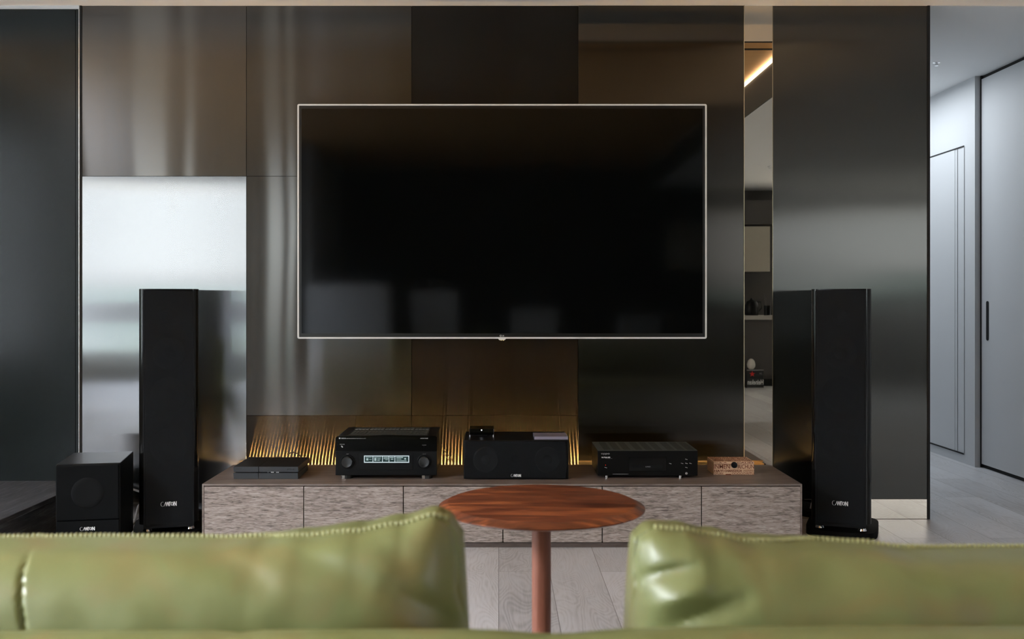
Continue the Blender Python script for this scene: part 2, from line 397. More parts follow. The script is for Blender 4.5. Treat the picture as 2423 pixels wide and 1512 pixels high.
cove = MB().box(XR-.02, XR-.002, 1.1, 4.0, 2.647, 2.668).build('cove_light', emitter('cove_glow', (1, .78, .55), 13))
tag(cove, 'thin warm light strip along the edge of the wood ceiling', 'light strip')
cove2 = MB().box(-3.29, -3.27, 1.1, 4.0, 2.647, 2.668).build('cove_light', emitter('cove_glow_soft', (1, .72, .45), 9))
tag(cove2, 'warm light strip on the window side of the wood ceiling', 'light strip')

def wall(name, x0, x1, y0, y1, mat='white_paint', z0=0, z1=2.75):
    return struct(MB().box(x0, x1, y0, y1, z0, z1).build(name, M[mat]))
def wall_hole_x(name, X0, X1, y0, y1, hy0, hy1, hz0, hz1, mat='white_paint'):
    m = MB(); m.box(X0, X1, y0, hy0, 0, 2.75); m.box(X0, X1, hy1, y1, 0, 2.75); m.box(X0, X1, hy0, hy1, 0, hz0); m.box(X0, X1, hy0, hy1, hz1, 2.75)
    return struct(m.build(name, M[mat]))
def wall_hole_y(name, x0, x1, Y0, Y1, hx0, hx1, hz0, hz1, mat='white_paint'):
    m = MB(); m.box(x0, hx0, Y0, Y1, 0, 2.75); m.box(hx1, x1, Y0, Y1, 0, 2.75); m.box(hx0, hx1, Y0, Y1, 0, hz0); m.box(hx0, hx1, Y0, Y1, hz1, 2.75)
    return struct(m.build(name, M[mat]))
wall_hole_x('wall_left', -3.5, -3.3, 1.5, 4.9, 2.0, 4.1, .62, 2.2)
wall('wall_bay_front', -7.1, -3.3, 1.5, 1.7, 'grey_paint')
wall('wall_bay_left', -7.2, -7.0, -1.3, 1.7, 'grey_paint')
wall_hole_y('wall_bay_rear', -7.1, -2.0, -1.4, -1.2, -6.8, -2.12, .42, 2.35, 'dark_paint')
wall('wall_rear_left', -2.05, -1.95, -3.3, -1.2, 'grey_paint')
wall('wall_rear', -2.0, 3.9, -3.4, -3.2, 'kitchen_dark')
wall_hole_y('wall_rear_right', 3.9, 6.6, -3.4, -3.2, 3.95, 6.4, .95, 2.25, 'white_paint')
wall('wall_right', 6.5, 6.6, -3.3, 3.4, 'white_paint')
wall('wall_passage', 3.0, 6.6, 3.3, 3.5, 'white_paint')
# the corridor on the right
wall('wall_corridor_left', 1.9, 2.02, 5.0, 9.2, 'grey_paint', 0, ZC)
wall('wall_corridor_near', 3.0, 3.2, 3.5, 6.21, 'grey_paint', 0, ZC)
wall('wall_corridor_far', 2.94, 3.2, 6.21, 9.2, 'grey_paint', 0, ZC)
wall('wall_corridor_end', 1.8, 3.2, 9.0, 9.2, 'grey_paint', 0, ZC)

# windows
def window(name, pieces, label):
    o = MB()
    for p in pieces: o.box(*p)
    w = struct(o.build(name, M['frame_dark'] if 'frame_dark' in M else M['dark_paint']), label)
    return w
M['frame_dark'] = plain('frame_dark', (.03, .032, .03), .5)
window('window_1', [(-6.8, -2.12, -1.33, -1.27, .79, 1.005), (-6.8, -2.12, -1.33, -1.27, .42, .47), (-6.8, -2.12, -1.33, -1.27, 2.31, 2.35),
                    (-6.8, -6.75, -1.33, -1.27, .42, 2.35), (-2.17, -2.12, -1.33, -1.27, .42, 2.35), (-4.95, -4.88, -1.33, -1.27, .42, 2.35)], 'tall window with a broad rail')
window('window_2', [(-3.43, -3.37, 2.0, 4.1, .62, .67), (-3.43, -3.37, 2.0, 4.1, 2.15, 2.2), (-3.43, -3.37, 2.0, 2.05, .62, 2.2), (-3.43, -3.37, 4.05, 4.1, .62, 2.2), (-3.43, -3.37, 3.02, 3.08, .62, 2.2)], 'side window above the platform')
def curtain(x0, x1, y, z0, z1, label, folds, amp=.045, mat='sheer'):
    bm = bmesh.new(); n = int((x1-x0)/.012)
    cols = []
    for i in range(n+1):
        x = x0+(x1-x0)*i/n; yy = y+amp*math.sin(2*PI*folds*i/n)+.4*amp*math.sin(2*PI*folds*2.3*i/n+1)
        cols.append([bm.verts.new((x, yy, z)) for z in (z0, (z0+z1)/2, z1)])
    for a, b in zip(cols, cols[1:]):
        for k in range(2): bm.faces.new((a[k], b[k], b[k+1], a[k+1]))
    me = bpy.data.meshes.new('curtain'); bm.to_mesh(me); bm.free(); me.materials.append(M[mat])
    o = bpy.data.objects.new('curtain', me); C.objects.link(o)
    return tag(o, label, 'curtain', 'unseen sheer curtains spaced for bright bands in the steel')
for a, b_, n_, lab in ((-6.85, -3.80, 19, 'wide sheer grey curtain over the outer part of the tall window'), (-3.44, -3.25, 2, 'narrow sheer grey curtain near the middle of the tall window'),
                       (-3.17, -2.44, 6, 'medium sheer grey curtain near the inner end of the tall window'), (-2.28, -2.21, 1, 'thin folded strip of grey curtain at the inner window edge')):
    curtain(a, b_, -1.08, .19, 2.40, lab, n_, amp=.045 if n_ > 1 else .01)  # unseen; widths and gaps set so the steel reflects bright bands
struct(MB().box(-7.0, -3.3, -1.2, -1.15, ZC-.05, ZC+.1).box(-7.0, -3.3, .12, .17, ZC, ZC+.1).box(-5.2, -5.15, -1.2, 1.5, ZC, ZC+.1).build('added_roof_frame', M['frame_dark']), 'frame of the unseen bay roof opening, added to let in sky light')  # unseen roof opening, added so the bright upper sky lights the room
window('window_4', [(3.95, 6.4, -3.33, -3.27, .95, 1.0), (3.95, 6.4, -3.33, -3.27, 2.2, 2.25), (3.95, 4.0, -3.33, -3.27, .95, 2.25), (5.1, 5.16, -3.33, -3.27, .95, 2.25), (6.35, 6.4, -3.33, -3.27, .95, 2.25)], 'rear window beyond the kitchen')
struct(MB().box(3.6, 6.9, -5.2, -3.41, 2.3, 2.45).build('sky_blocker', M['white_paint']), 'unseen slab added outside the rear window to block high sky light')  # added out of view to keep the upper sky off this window
# ------------------------------------------------------------------ metal feature wall
XL = wx(194); XE = wx(2200)
wb = struct(MB().box(XL-.03, XE, W+.012, 5.0, 0, ZC).build('wall_back', M['dark_paint']), 'feature wall clad in dark brushed steel sheets')
struct(MB().box(XE-.012, XE, W-.004, W+.011, 0, ZC).build('trim_4', M['dark_gap']), 'black edge of the metal wall')
def panel(pxa, pxb, pya, pyb, mat, name='steel_panel', g=.0005, proud=0.0):
    z1 = ZC if pya < 16 else wz(pya); z0 = 0.0 if pyb > 1228 else wz(pyb)
    return MB().box(wx(pxa)+g, wx(pxb)-g, W-proud, W+.010, z0+g, z1-g, bev=.0006, seg=1).build(name, M[mat], wb)
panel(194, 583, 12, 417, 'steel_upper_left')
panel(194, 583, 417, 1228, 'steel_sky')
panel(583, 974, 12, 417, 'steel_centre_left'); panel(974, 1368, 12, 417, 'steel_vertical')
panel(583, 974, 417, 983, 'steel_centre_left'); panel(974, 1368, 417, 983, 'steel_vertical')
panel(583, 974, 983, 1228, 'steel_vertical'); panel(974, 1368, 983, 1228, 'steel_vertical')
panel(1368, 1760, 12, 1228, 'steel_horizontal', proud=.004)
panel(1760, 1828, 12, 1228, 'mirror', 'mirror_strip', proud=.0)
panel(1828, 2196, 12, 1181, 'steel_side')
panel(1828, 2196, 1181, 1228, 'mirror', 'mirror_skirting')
MB().box(wx(1759.2), wx(1760.6), W-.007, W, 0, ZC).build('brass_strip', M['brass_edge'], wb)
MB().box(wx(1827.7), wx(1828.5), W-.001, W, 0, ZC).build('brass_strip', M['brass_edge'], wb)
# dark green tall panel to the left
xg = wx(178)
struct(MB().box(-3.3, xg, W, 4.95, .18, wz(22)).build('wall_green', M['green_panel']), 'dark green satin panel left of the metal wall')
struct(MB().box(xg+.003, wx(187), W-.002, 4.95, .18, wz(22)).build('trim_6', M['green_panel']))
struct(MB().box(wx(187.6), wx(189.4), W-.008, 4.9, 0.18, wz(10)).build('trim_7', M['edge_light']), 'thin bright metal edge beside the green panel')
struct(MB().box(wx(189.4), XL-.0005, W-.004, 4.9, 0, wz(10)).build('trim_8', M['dark_gap']))
struct(MB().box(-3.3, wx(187.5), W-.004, 4.95, wz(22)+.0005, ZC).build('trim_9', M['grey_paint']))
# ------------------------------------------------------------------ platform by the window
XP = -1.925
struct(MB().box(-6.99, XP, -1.19, 1.49, .158, .18, bev=.003).box(-3.295, XP, 1.491, W+.1, .158, .18, bev=.003).build('trim_10', M['dark_oak']), 'dark oak boards of the window platform')
struct(MB().box(-6.99, XP-.02, -1.17, 1.49, 0, .157).box(-3.295, XP-.02, 1.49, W+.1, 0, .157).build('trim_11', M['dark_oak']), 'dark oak riser of the window platform')

# ------------------------------------------------------------------ corridor doors
d1 = MB().box(2.9375, 2.94, 6.48, 8.6, wz(1074.5, 6.34), 2.0).build('door_1', M['grey_paint']); struct(d1, 'flush white door in the corridor wall')
g = MB(); y_e = 6.35
g.box(2.9345, 2.939, y_e, 8.6, 2.0, 2.007); g.box(2.9345, 2.939, y_e, 8.6, .055, .064)
g.build('door_gap', M['dark_gap'], d1)
MB().box(2.9362, 2.939, y_e-.003, y_e, .055, 2.0).box(2.9362, 2.939, y_e+.09, y_e+.094, .065, 2.0).build('door_jamb_line', plain('jamb_grey', (.40, .41, .42), .6), d1)
d2 = struct(MB().box(2.975, 2.998, 3.6, 6.198, .022, ZC-.022, bev=.002).build('door_2', M['grey_paint']), 'tall pale sliding door in the corridor')
MB().box(2.985, 3.0, 3.6, 6.21, ZC-.021, ZC-.001).box(2.985, 3.0, 3.6, 6.21, .001, .021).box(2.972, 2.999, 6.1985, 6.2095, .001, ZC-.001).build('door_gap', M['dark_gap'], d2)
MB().prism(rrect(6.105, 6.135, .785, 1.025, .012), 2.9725, 2.977, 'X').build('door_handle', M['black_satin'], d2)
# sprinkler
def sprinkler(x, y, label):
    s = thing('fire_sprinkler', label, 'sprinkler', (x, y, ZC)); s.scale = (.55, .55, .55)
    MB().lathe([(.004, -.004), (.036, -.004), (.038, 0)], n=28).build('flange', M['silver'], s, True)
    MB().cyl((0, 0, -.028), .007, .024).cyl((-.013, 0, -.03), .003, .026).cyl((.013, 0, -.03), .003, .026).build('nozzle', M['silver'], s)
    MB().cyl((0, 0, -.033), .019, .003).build('deflector', M['silver'], s)
sprinkler(wx(2216, 5.86), 5.86, 'small metal fire sprinkler on the corridor ceiling')
sprinkler(2.8, -.93, 'small metal fire sprinkler on the kitchen side ceiling, seen in the mirror strip')

# ------------------------------------------------------------------ cabinet
CF = 4.175; CT = .266; CB = 4.655
cx0, cx1 = wx(478, CF), wx(1898, CF)
cab = thing('media_cabinet', 'long low grey-brown oak cabinet with six doors under the television', 'cabinet', (0, CF, 0))
b = MB()
b.box(cx0, cx1, .0, CB-CF, CT-.0075, CT, bev=.0008)
b.box(cx0, cx1, CB-CF+.001, W-CF-.062, CT-.0075, CT-.0004)
b.box(cx0, cx0+.0075, 0, W-CF-.012, .022, CT-.0078); b.box(cx1-.0075, cx1, 0, W-CF-.012, .022, CT-.0078)
b.box(cx0+.008, cx1-.008, .03, W-CF-.06, .022, .05)
b.build('carcass', M['oak_top'], cab)
MB().box(cx0+.008, cx1-.008, .024, .028, .03, CT-.008).build('shadow_backing', M['dark_gap'], cab)
MB().box(cx0, cx1, .012, W-CF-.06, .0, .0205, bev=.001).build('plinth', wood('oak_dark', [(.05, .036, .03), (.11, .085, .075)], (4, 22, 30), fine=(22, 150, 210)), cab)
dx = [481.5, 718.3, 954.3, 1190, 1425.3, 1660.3, 1895]
for i in range(6):
    a, e_ = wx(dx[i], CF)+.0019, wx(dx[i+1], CF)-.0019
    o = MB().box(a, e_, .002, .022, .0235, CT-.0115, bev=.0007, seg=1).build('cabinet_door', M['oak'], cab)
# slot tray behind, holding the light strip
MB().box(cx0+.008, cx1-.008, W-CF-.060, W-CF-.012, .231, .235).build('slot_tray', M['dark_gap'], cab)
# LED strip
led = thing('led_strip', 'warm light strip glowing behind the cabinet top along the metal wall', 'light strip', (0, W-.042, .235))
MB().box(-1.2, 1.235, -.005, .005, .0005, .0015).build('strip_tape', M['white_print'], led)
LEDM = emitter('led_warm', (1, .57, .18), 2500)
base = MB().box(-.0022, .0022, -.002, .002, 0, .0018).build('diode', LEDM, led); base.location = (-1.187, 0, .0018)
k = 0; xs = []
x = -1.187+.0158
while x < 1.23: xs.append(x); x += .0158
for i, x in enumerate(xs[:99]):
    o = base.copy(); C.objects.link(o); o.parent = led; o.location = (x, 0, .0018)
m = MB()
for x in xs[99:]: m.box(x-.0022, x+.0022, -.002, .002, .0018, .0036)
o = m.build('diode_run', LEDM, led); o['kind'] = 'stuff'

# ------------------------------------------------------------------ television
TD = 4.61
tx0, tx1, tz0, tz1 = wx(703.5, TD), wx(1672.5, TD), wz(801.5, TD), wz(246, TD)
tv = thing('television', 'very large flat television with a slim silver frame on the metal wall', 'television', ((tx0+tx1)/2, TD, (tz0+tz1)/2))
hw, hh = (tx1-tx0)/2, (tz1-tz0)/2
m = MB(); fw = .0075
out_ = rrect(-hw, hw, -hh, hh, .008, 4); inn = rrect(-hw+fw, hw-fw, -hh+fw, hh-fw, .002, 4)
vo = [[m.bm.verts.new((p[0], y, p[1])) for p in out_] for y in (0, .028)]; vi = [[m.bm.verts.new((p[0], y, p[1])) for p in inn] for y in (0, .028)]
n = len(out_)
for k in range(n):
    j = (k+1) % n
    m.bm.faces.new((vo[0][k], vo[0][j], vi[0][j], vi[0][k])); m.bm.faces.new((vo[1][k], vi[1][k], vi[1][j], vo[1][j]))
    m.bm.faces.new((vo[0][k], vo[1][k], vo[1][j], vo[0][j])); m.bm.faces.new((vi[0][k], vi[0][j], vi[1][j], vi[1][k]))
m.build('frame', M['tv_frame'], tv)
MB().box(-hw+fw, hw-fw, .004, .027, -hh+fw, hh-fw).build('bezel', M['tv_bezel'], tv)
MB().box(-hw+fw+.011, hw-fw-.011, .003, .0045, -hh+fw+.017, hh-fw-.013).build('screen', M['tv_screen'], tv)
MB().box(-.55, .55, .028, .06, -.3, .3, bev=.01).build('rear_housing', M['black_matte'], tv)
MB().box(-.25, .25, .06, W-TD-.0045, -.2, .2).build('wall_bracket', M['black_matte'], tv)
lx = wx(1188, TD)-(tx0+tx1)/2
MB().prism([(lx-.018, -hh), (lx+.018, -hh), (lx+.012, -hh-.007), (lx-.012, -hh-.007)], .002, .02).build('status_light_cover', M['tv_frame'], tv)
m = MB().cyl((lx-.0065, .0032, -hh+.0135), .0042, .0012, 'Y', 24)
m.build('brand_emblem', M['white_print'], tv)
MB().cyl((lx-.0065, .0028, -hh+.0135), .0026, .0012, 'Y', 20).build('brand_emblem_ring', M['dark_print'], tv)
text('brand_lettering', 'LG', lx+.0005, lx+.009, -hh+.0105, -hh+.0165, .004, M['white_print'], tv, bold=.01)
for s in (-.004, .006):
    MB().cyl((lx+s, .012, -hh-.0085), .0012, .0015).build('status_light', emitter('status_glow', (1, .6, .15), 6), tv)

# ------------------------------------------------------------------ tower speakers
def round_body(w, d, z0, z1, y0, rfront=.018, taper=.75):
    """plan outline with rounded front edges and sides that curve in towards the back"""
    pts = []
    for k in range(7): a = math.radians(180+90*k/6); pts.append((-w/2+rfront+rfront*math.cos(a), y0+rfront+rfront*math.sin(a)))
    for k in range(7): a = math.radians(270+90*k/6); pts.append((w/2-rfront+rfront*math.cos(a), y0+rfront+rfront*math.sin(a)))
    for k in range(1, 11):
        t = k/10; pts.append((w/2*(1-(1-taper)*t*t), y0+rfront+(d-rfront)*t))
    for k in range(10, 0, -1):
        t = k/10; pts.append((-w/2*(1-(1-taper)*t*t), y0+rfront+(d-rfront)*t))
    return MB().prism(pts, z0, z1, 'Z')
def tower(px, D, rz, label, gw=.208, drivers=True):
    t = thing('tower_speaker', label, 'speaker', (wx(px, D), D, 0), rz, 'matching tall black floor speakers')
    round_body(.248, .30, .062, 1.078, .0, rfront=.03).build('cabinet_body', M['black_lacquer'], t, True)
    MB().prism(rrect(-gw/2, gw/2, .048, 1.073, .006, 4), -.020, -.0165).build('grille', M['grille_dense'], t)
    MB().box(-gw/2, -gw/2+.006, -.0163, -.0002, .05, 1.07).box(gw/2-.006, gw/2, -.0163, -.0002, .05, 1.07).box(-gw/2+.006, gw/2-.006, -.0163, -.0002, .048, .056).box(-gw/2+.006, gw/2-.006, -.0163, -.0002, 1.066, 1.072).build('grille_frame', M['black_satin'], t)
    for z, r in ((.955, .035), (.80, .07), (.62, .078), (.40, .078)):
        MB().lathe([(r, -.003), (r, -.012), (r*.9, -.014), (r*.82, -.012), (r*.4, -.003), (r*.36, -.004), (r*.25, -.012), (.001, -.0155)], (0, 0, z), 'Y', 40).build('driver', M['cone'], t, True)
    speaker_logo(0, .150, .066, .020, -.0203, t)
    m = MB()
    pts = []
    for k in range(40):
        a = 2*PI*k/40; c_, s_ = math.cos(a), math.sin(a)
        pts.append((.150*math.copysign(abs(c_)**.45, c_), .145+.185*math.copysign(abs(s_)**.45, s_)))
    m.prism(pts, .0, .030, 'Z'); m.build('plinth', M['plinth_black'], t, True)
    for sx in (-.088, .088):
        for y in (.01, .27):
            MB().lathe([(.010, .0301), (.019, .034), (.014, .048), (.011, .0618)], (sx, y, 0), 'Z', 24).build('foot', M['chrome'], t, True)
    return t
tower(400, 4.36, math.radians(17), 'tall black floor speaker left of the cabinet, behind the left sofa cushion')
tower(1989, 4.37, math.radians(-22), 'tall black floor speaker right of the cabinet, on a black plinth')
# subwoofer
sw = thing('subwoofer', 'squat black bass speaker on the floor by the window platform', 'speaker', (-1.675, 4.105, 0), math.radians(11))
MB().box(-.124, .124, .0, .325, .012, .362, bev=.003).build('cabinet_body', M['black_satin'], sw)
MB().box(-.122, .122, -.016, -.0004, .134, .360, bev=.006, seg=3).build('grille', M['black_matte'], sw)
MB().box(-.122, .122, -.012, -.0004, .013, .132, bev=.004, seg=3).build('front_plate', M['black_matte'], sw)
MB().lathe([(.063, -.016), (.063, -.0165), (.058, -.019), (.045, -.0195), (.02, -.0172), (.001, -.0168)], (0, 0, .245), 'Y', 48).build('driver', plain('driver_cloth', (.0055, .006, .0065), .7, spec=.09), sw, True)
speaker_logo(.0, .101, .058, .015, -.0125, sw).location = (0, 0, -.002)
for sx in (-.1, .1):
    for y in (.03, .29): MB().cyl((sx, y, 0), .015, .012).build('foot', M['rubber'], sw)

# ------------------------------------------------------------------ games console
PY_ = 4.29
gc = thing('game_console', 'slim dark grey games console on the left end of the cabinet', 'games console', (0, PY_, CT))
def slab(xa, xb, z0, z1, lean0, lean1, name, mat, depth=.255, yo=0):
    x0, x1 = wx(xa, PY_), wx(xb, PY_)
    return MB().hull8([(x0, lean0, z0), (x1, lean0, z0), (x1, lean0+depth, z0), (x0, lean0+depth, z0),
                       (x0, lean1, z1), (x1, lean1, z1), (x1, lean1+depth, z1), (x0, lean1+depth, z1)]).build(name, mat, gc)
slab(553, 611.5, .001, .0265, .0, -.006, 'lower_shell', M['console_grey'], .225); slab(612.8, 705, .001, .0265, .0, -.006, 'lower_shell', M['console_grey'], .225)
slab(556.5, 702, .0267, .0315, .006, .006, 'recess', M['dark_gap'], .22)
slab(554.3, 612.8, .0317, .0545, -.008, -.014, 'upper_shell', M['console_grey'], .262); slab(614.3, 706.5, .0317, .0545, -.008, -.014, 'upper_shell', M['console_grey'], .262)
for a, b_ in ((555, 613), (614.6, 706)):
    x0, x1 = wx(a, PY_), wx(b_, PY_); MB().box(x0, x1, -.0125, .247, .0546, .0556).build('top_cover', M['console_top'], gc)
text('lettering', 'SONY', wx(562, PY_), wx(574, PY_), .044, .0475, -.0125, M['dark_print'], gc, bold=.01)
text('lettering', 'PS4', wx(681, PY_), wx(698, PY_), .0405, .0475, -.0125, M['dark_print'], gc, bold=.01, shear=.1)
for a, b_ in ((641, 648), (653, 660)): MB().box(wx(a, PY_), wx(b_, PY_), .001, .0055, .0275, .0305).build('socket', M['silver'], gc)
MB().cyl((wx(634, PY_), .001, .029), .0018, .005, 'Y', 12).build('disc_button', M['silver'], gc)

# ------------------------------------------------------------------ AV receiver
RD = 4.29
rx0, rx1 = wx(794, RD), wx(1033.5, RD); rc = (rx0+rx1)/2; rw = (rx1-rx0)/2
rv = thing('stereo_receiver', 'large black audio receiver with two knobs and a lit display', 'receiver', (rc, RD, CT))
def rz_(py): return wz(py, RD)-CT
def rX(px): return wx(px, RD)-rc
MB().box(-rw+.004, rw-.004, .012, .335, .016, rz_(1034), bev=.004).build('chassis', M['receiver_black'], rv)
MB().prism([(-rw, rz_(1067)), (rw, rz_(1067)), (rw, rz_(1036)), (rw-.006, rz_(1032.5)), (0, rz_(1029.5)), (-rw+.006, rz_(1032.5)), (-rw, rz_(1036))], -.004, .0115).build('upper_fascia', M['black_gloss'], rv)
MB().box(-rw, rw, -.002, .0115, .0165, rz_(1067.6), bev=.002).build('lower_fascia', M['receiver_black'], rv)
MB().box(rX(849), rX(977), -.0045, -.0021, rz_(1111.5), rz_(1071.5), bev=.0008).build('display_door', M['black_satin'], rv)
dsp = MB().box(rX(861.5), rX(968.5), -.0052, -.0046, rz_(1094.5), rz_(1077.5)).build('display', M['display_white'], rv)
for a, b_ in ((863.5, 882), (883.5, 904.5), (906, 920), (921.5, 934), (935.5, 966.5)):
    MB().box(rX(a), rX(b_), -.0056, -.0053, rz_(1092.3), rz_(1079.6)).build('display_field', M['display_dark'], dsp)
m = MB()
for a, b_, c0, c1 in ((866, 880, 1081, 1082), (867, 872, 1084, 1089), (874, 880, 1086, 1087), (886, 891, 1083, 1090), (885, 902, 1081, 1082), (893, 901, 1084.5, 1086), (893, 899, 1088, 1089.5), (908, 919, 1081, 1082.5),
                      (908, 919, 1084, 1085.5), (912, 918, 1087, 1088), (923, 932, 1081, 1083), (925, 931, 1085, 1087), (938, 954, 1081, 1083), (938, 950, 1085, 1086.5), (938, 962, 1089, 1090.5), (957, 961, 1083, 1087)):
    m.box(rX(a), rX(b_), -.0060, -.0057, rz_(c1), rz_(c0))
m.build('display_writing', emitter('display_text', (.65, .85, .85), .55), dsp)
for kx in (822.5, 1004):
    kn = MB().lathe([(.0305, -.0022), (.0305, -.005), (.029, -.0065), (.026, -.0065), (.0245, -.005)], (rX(kx), 0, rz_(1092)), 'Y', 48).build('knob_ring', M['black_satin'], rv, True)
    kb = MB().lathe([(.0235, -.0055), (.0235, -.020), (.0215, -.0225), (.0205, -.0225), (.018, -.0215), (.001, -.0212)], (rX(kx), 0, rz_(1092)), 'Y', 48).build('knob', plain('knob_metal', (.05, .053, .056), .28, metal=.8), rv, True)
text('maker_lettering', 'YAMAHA', rX(806), rX(819), rz_(1038.3), rz_(1035.2), -.004, M['grey_print'], rv, bold=.015)
MB().cyl((rX(803.8), -.0045, rz_(1036.7)), .0033, .001, 'Y', 20).build('maker_emblem', M['grey_print'], rv)
text('model_lettering', 'NATURAL SOUND AV RECEIVER RX-A3070', rX(820), rX(866), rz_(1038.2), rz_(1036.2), -.004, M['grey_print'], rv)
text('series_lettering', 'AVENTAGE', rX(994.5), rX(1013), rz_(1038.2), rz_(1035.6), -.004, M['grey_print'], rv, bold=.01, shear=.25)
text('caption', 'MAIN ZONE', rX(804.5), rX(815.5), rz_(1051.8), rz_(1050.3), -.004, M['grey_print'], rv)
text('caption', 'PURE DIRECT', rX(999), rX(1009), rz_(1053.6), rz_(1052), -.004, M['grey_print'], rv)
text('caption', 'INPUT', rX(820), rX(825.5), rz_(1074.8), rz_(1073.4), -.002, M['grey_print'], rv)
text('caption', 'VOLUME', rX(1000), rX(1008), rz_(1074.8), rz_(1073.4), -.002, M['grey_print'], rv)
MB().hull8([(rX(807), -.006, rz_(1055)), (rX(809.5), -.006, rz_(1054)), (rX(809.5), -.003, rz_(1054)), (rX(807), -.003, rz_(1055)),
            (rX(810.5), -.006, rz_(1059)), (rX(812.5), -.006, rz_(1057.5)), (rX(812.5), -.003, rz_(1057.5)), (rX(810.5), -.003, rz_(1059))]).build('power_switch', M['silver'], rv)
MB().cyl((rX(1003), -.0055, rz_(1056)), .0022, .002, 'Y', 14).build('button', M['black_satin'], rv)
zt = rz_(1034)
MB().box(-.17, .17, .07, .305, zt-.0005, zt+.0008).build('vent_plate', M['vent_grey'], rv)
m = MB()
for gi in range(5):
    for bi in range(4):
        x0 = -.165+gi*.0675+bi*.0155
        for (ya, yb) in ((.075, .098), (.108, .13), (.14, .163), (.173, .20)): m.box(x0, x0+.0125, ya, yb, zt+.0009, zt+.0014)
m.build('vent_slots', M['player_slot'], rv)
m = MB()
for gi in range(5):
    for bi in range(4):
        x0 = -.165+gi*.0675+bi*.0155; m.box(x0, x0+.0125, .235, .295, zt+.0009, zt+.0020)
m.build('vent_bars', M['vent_bar'], rv)
for sx in (-rw+.045, rw-.045):
    f = MB().cyl((sx, .03, 0), .025, .0155).build('foot', M['rubber'], rv, True)
    MB().box(sx-.018, sx-.006, .003, .008, .001, .0150).build('foot_trim', M['silver'], f)
    MB().cyl((sx, .30, 0), .025, .0155).build('foot', M['rubber'], rv, True)

# ------------------------------------------------------------------ centre speaker
SD = 4.29
sx0, sx1 = wx(1097, SD), wx(1345.5, SD); sc_ = (sx0+sx1)/2; shw = (sx1-sx0)/2; sh = wz(1041.5, SD)-CT
cs = thing('centre_speaker', 'wide black speaker lying on the cabinet under the television', 'speaker', (sc_, SD, CT))
MB().box(-shw, shw, .0, .285, .0005, sh, bev=.004, seg=3).build('cabinet_body', M['black_satin'], cs)
def barrel(x0, x1, z0, z1, b, n=10):
    pts = []
    for k in range(n+1): t = -1+2*k/n; pts.append((x1+b*(1-t*t)-b, (z0+z1)/2+(z1-z0)/2*t))
    for k in range(n+1): t = 1-2*k/n; pts.append((x0-b*(1-t*t)+b, (z0+z1)/2+(z1-z0)/2*t))
    return pts
MB().prism(barrel(-shw+.004, shw-.008, .007, sh-.003, .008), -.019, -.0165).build('grille', M['grille'], cs)
MB().box(-shw+.006, shw-.01, -.0012, .0, .004, sh-.004).build('baffle', M['black_satin'], cs)
for kx in (1150, 1295):
    MB().lathe([(.055, -.002), (.055, -.012), (.050, -.0145), (.046, -.013), (.020, -.004), (.017, -.008), (.008, -.014), (.001, -.0155)], (wx(kx, SD)-sc_, 0, sh*.50), 'Y', 48).build('driver', M['cone'], cs, True)
MB().lathe([(.022, -.002), (.022, -.008), (.012, -.006), (.001, -.011)], (-.001, 0, sh*.55), 'Y', 32).build('tweeter', M['black_satin'], cs, True)
speaker_logo(wx(1221, SD)-sc_, .0185, .043, .0125, -.0193, cs)

# set-top box
bx = thing('set_top_box', 'small black media box on the left of the wide speaker', 'media box', (wx(1139.5, 4.42), 4.42, CT+sh))
MB().box(-.053, .053, .0, .10, .005, .033, bev=.0015).build('shell', M['black_gloss'], bx)
MB().cyl((0, -.001, .026), .0022, .0015, 'Y', 16).build('indicator', M['blue_light'], bx)
for s in (-.0515, .0515):
    MB().cyl((s, .004, .0), .003, .031, 'Z', 12).build('side_post', M['chrome'], bx)
MB().box(-.05, .05, .02, .095, 0, .005).build('base', M['rubber'], bx)
# clear case
cd = thing('disc_case', 'clear plastic disc case lying flat on the right of the wide speaker', 'disc case', (wx(1304, 4.32), 4.315, CT+sh), math.radians(1))
MB().box(-.072, .072, .0, .003, .0, .0105).box(-.072, .072, .122, .125, 0, .0105).box(-.072, -.069, .003, .122, 0, .0105).box(.069, .072, .003, .122, 0, .0105).box(-.072, .072, .0, .125, .0105, .012).build('case_shell', M['clear'], cd)
MB().box(-.066, .066, .005, .119, .0008, .0095).build('cover_sheet', M['cd_card'], cd)

# ------------------------------------------------------------------ disc player
DD = 4.307
ox0, ox1 = wx(1414.5, DD), wx(1651, DD); oc = (ox0+ox1)/2; ow = (ox1-ox0)/2
pl = thing('disc_player', 'black disc player with vented top on slim silver feet', 'disc player', (oc, DD, CT))
def oz(py): return wz(py, DD)-CT
def oX(px): return wx(px, DD)-oc
top = oz(1067)
MB().box(-ow, ow, .0, .27, .0115, top, bev=.0015).build('chassis', plain('player_body', (.003, .003, .003), .4, spec=.12), pl)
MB().box(-ow, ow, .006, .27, top+.0001, top+.0015).build('top_cover', M['player_top'], pl)
for gi in range(3):
    for bi in range(3):
        x0 = -ow+.028+gi*.137+bi*.0425
        MB().box(x0, x0+.030, .02, .25, top+.0016, top+.0022).build('vent_grille', M['player_slot'], pl)
MB().box(oX(1488.5), oX(1576), -.0022, -.0002, oz(1114), oz(1081)).build('display_window', M['black_gloss'], pl)
MB().box(oX(1497), oX(1567), -.0030, -.0023, oz(1107.5), oz(1100)).build('disc_tray', M['black_satin'], pl)
text('tray_lettering', 'UHD', oX(1527), oX(1539), oz(1105.3), oz(1102.8), -.003, M['grey_print'], pl)
text('maker_lettering', 'oppo', oX(1422.5), oX(1442.5), oz(1076.5), oz(1072.2), -.0, M['grey_print'], pl)
text('format_lettering', 'ULTRA HD', oX(1423.5), oX(1444), oz(1083.8), oz(1080.8), -.0, M['white_print'], pl, bold=.03)
